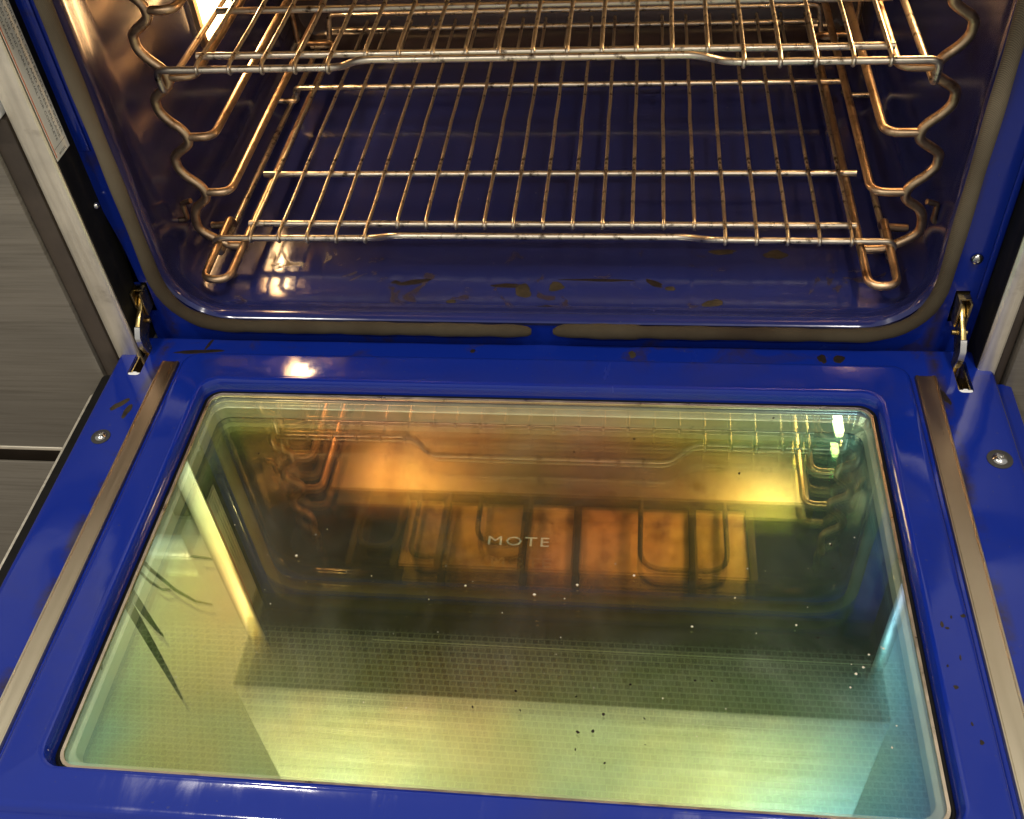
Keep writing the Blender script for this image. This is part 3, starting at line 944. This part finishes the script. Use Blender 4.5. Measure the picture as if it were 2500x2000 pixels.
# ------------------------------------------------------------------ cabinets either side, floor
cabL = thing('kitchen_cabinet', 'grey brown wood grain drawer cabinet to the left of the oven', 'cabinet', 'cabinets beside the oven')
MB().box(-1.30, -0.4025, 0.004, 0.60, -0.60, 0.243).build('carcass', M['brown'], cabL)
MB().box(-0.4020, -0.3845, -0.0150, 0.60, -0.60, 0.243).build('filler_strip', M['brown'], cabL, 35, 0.001)
MB().box(-1.30, -0.4030, -0.0185, 0.0035, -0.1240, 0.226).build('drawer_front', M['wood'], cabL, 35, 0.0012)
MB().box(-1.30, -0.4030, -0.0185, -0.0150, -0.470, -0.1490).build('drawer_front', M['wood'], cabL, 35, 0.0012)
MB().box(-1.30, -0.4030, -0.0190, -0.0100, -0.1285, -0.1243).build('edge_profile', M['steel'], cabL, 35, 0.0006)
MB().box(-1.30, -0.3868, -0.040, 0.62, 0.2435, 0.285).build('countertop', M['white'], cabL, 35, 0.004)
cabR = thing('kitchen_cabinet', 'brown cabinet edge to the right of the oven, past the stained steel trim', 'cabinet', 'cabinets beside the oven')
MB().box(0.394, 1.30, 0.004, 0.60, -0.60, 0.243).build('carcass', M['brown'], cabR)
MB().box(0.3865, 0.3935, -0.0100, 0.60, -0.60, 0.243).build('filler_strip', M['brown'], cabR, 35, 0.001)
MB().box(0.3945, 1.30, -0.0185, 0.0035, -0.1240, 0.226).build('drawer_front', M['wood'], cabR, 35, 0.0012)
MB().box(0.3945, 1.30, -0.0185, 0.0035, -0.470, -0.1490).build('drawer_front', M['wood'], cabR, 35, 0.0012)
MB().box(0.3875, 1.30, -0.040, 0.62, 0.2435, 0.285).build('countertop', M['white'], cabR, 35, 0.004)
fl = MB().box(-4, 4, -4, 0.7, -0.62, -0.6002).build('kitchen_floor', M['floor'])
tag(fl, kind='structure')
plant = thing('potted_plant', 'dark leafy plant in a grey pot standing on the white worktop left of the oven', 'plant')
plant.location = (-0.86, 0.36, 0.2851)
MB().lathe((0, 0, 0), [(0.050, 0.0), (0.066, 0.012), (0.078, 0.13), (0.080, 0.14), (0.073, 0.14), (0.070, 0.115)], 'z', 28).build('pot', M['pot'], plant, 40)
prn = random.Random(11)
for i in range(48):
    az, reach, top = i * 2.399 + prn.uniform(-0.3, 0.3), prn.uniform(0.06, 0.26), prn.uniform(0.36, 0.74)
    dx, dy = math.cos(az), math.sin(az)
    rings = []
    for j in range(9):
        t = j / 8
        q = Vector((dx * reach * t ** 1.5, dy * reach * t ** 1.5, 0.11 + (top - 0.11) * (1.55 * t - 0.55 * t ** 3)))
        w = (0.0030 + 0.0020 * (i % 3)) * math.sin(PI * min(1, 0.12 + 0.88 * t)) + 0.0015
        sd = Vector((-dy, dx, 0)) * w
        rings.append([q + sd, q + Vector((0, 0, -w * 0.35)), q - sd, q + Vector((0, 0, -w * 0.35 + 0.0012))])
    MB().loft(rings, cap0=True, cap1=True).build('leaf', M['leaf'], plant, 50)
wl = MB().box(-3.2, -0.3868, 0.605, 0.66, 0.286, 2.3).box(0.3875, 3.2, 0.605, 0.66, 0.286, 2.3).build('kitchen_wall', M['wall'])
tag(wl, kind='structure')
MB().box(-0.374, 0.374, 0.02, 0.58, -0.60, -0.2505).build('plinth', M['brown'], oven)

srn = random.Random(21)
for i in range(26):
    x, y = (srn.gauss(0.05, 0.05), srn.gauss(-0.345, 0.018)) if i < 14 else (srn.uniform(-0.25, 0.25), srn.uniform(-0.39, -0.07))
    blob('baked_speck', x, y, ZG, srn.uniform(0.0004, 0.0013), srn.uniform(0.0004, 0.0010), M['burnt'], door, 0.0002, 200 + i, srn.uniform(0, 3), 10)
# crumbs on the glass
mb = MB()
rnd = random.Random(5)
spots = [(0.16, -0.25), (0.20, -0.27), (0.13, -0.275), (0.245, -0.29), (0.24, -0.30), (0.235, -0.305), (0.23, -0.315), (0.05, -0.245), (0.02, -0.255), (-0.03, -0.25), (0.09, -0.235),
         (0.23, -0.20), (0.17, -0.225), (0.11, -0.33), (0.15, -0.335), (-0.10, -0.245), (-0.16, -0.23), (0.255, -0.285), (0.255, -0.34), (0.25, -0.355)]
spots += [(rnd.uniform(-0.22, 0.26), -rnd.triangular(0.17, 0.39, 0.28)) for _ in range(60)]
for i, (x, y) in enumerate(spots):
    r = rnd.uniform(0.0006, 0.0013) if i < 20 else rnd.uniform(0.0002, 0.0006)
    vs = []
    for ax in ((1, 0, 0), (-1, 0, 0), (0, 1, 0), (0, -1, 0), (0, 0, 1), (0, 0, -1)):
        q = r * rnd.uniform(0.6, 1.3)
        vs.append((x + ax[0] * q, y + ax[1] * q, ZG + 0.0001 + r * 0.5 + ax[2] * q * 0.5))
    mb.add(vs, [(0, 2, 4), (2, 1, 4), (1, 3, 4), (3, 0, 4), (2, 0, 5), (1, 2, 5), (3, 1, 5), (0, 3, 5)])
cr = mb.build('crumbs', M['crumb'])
tag(cr, 'scattered pale crumbs lying on the coated door glass', 'crumbs', None, 'stuff')
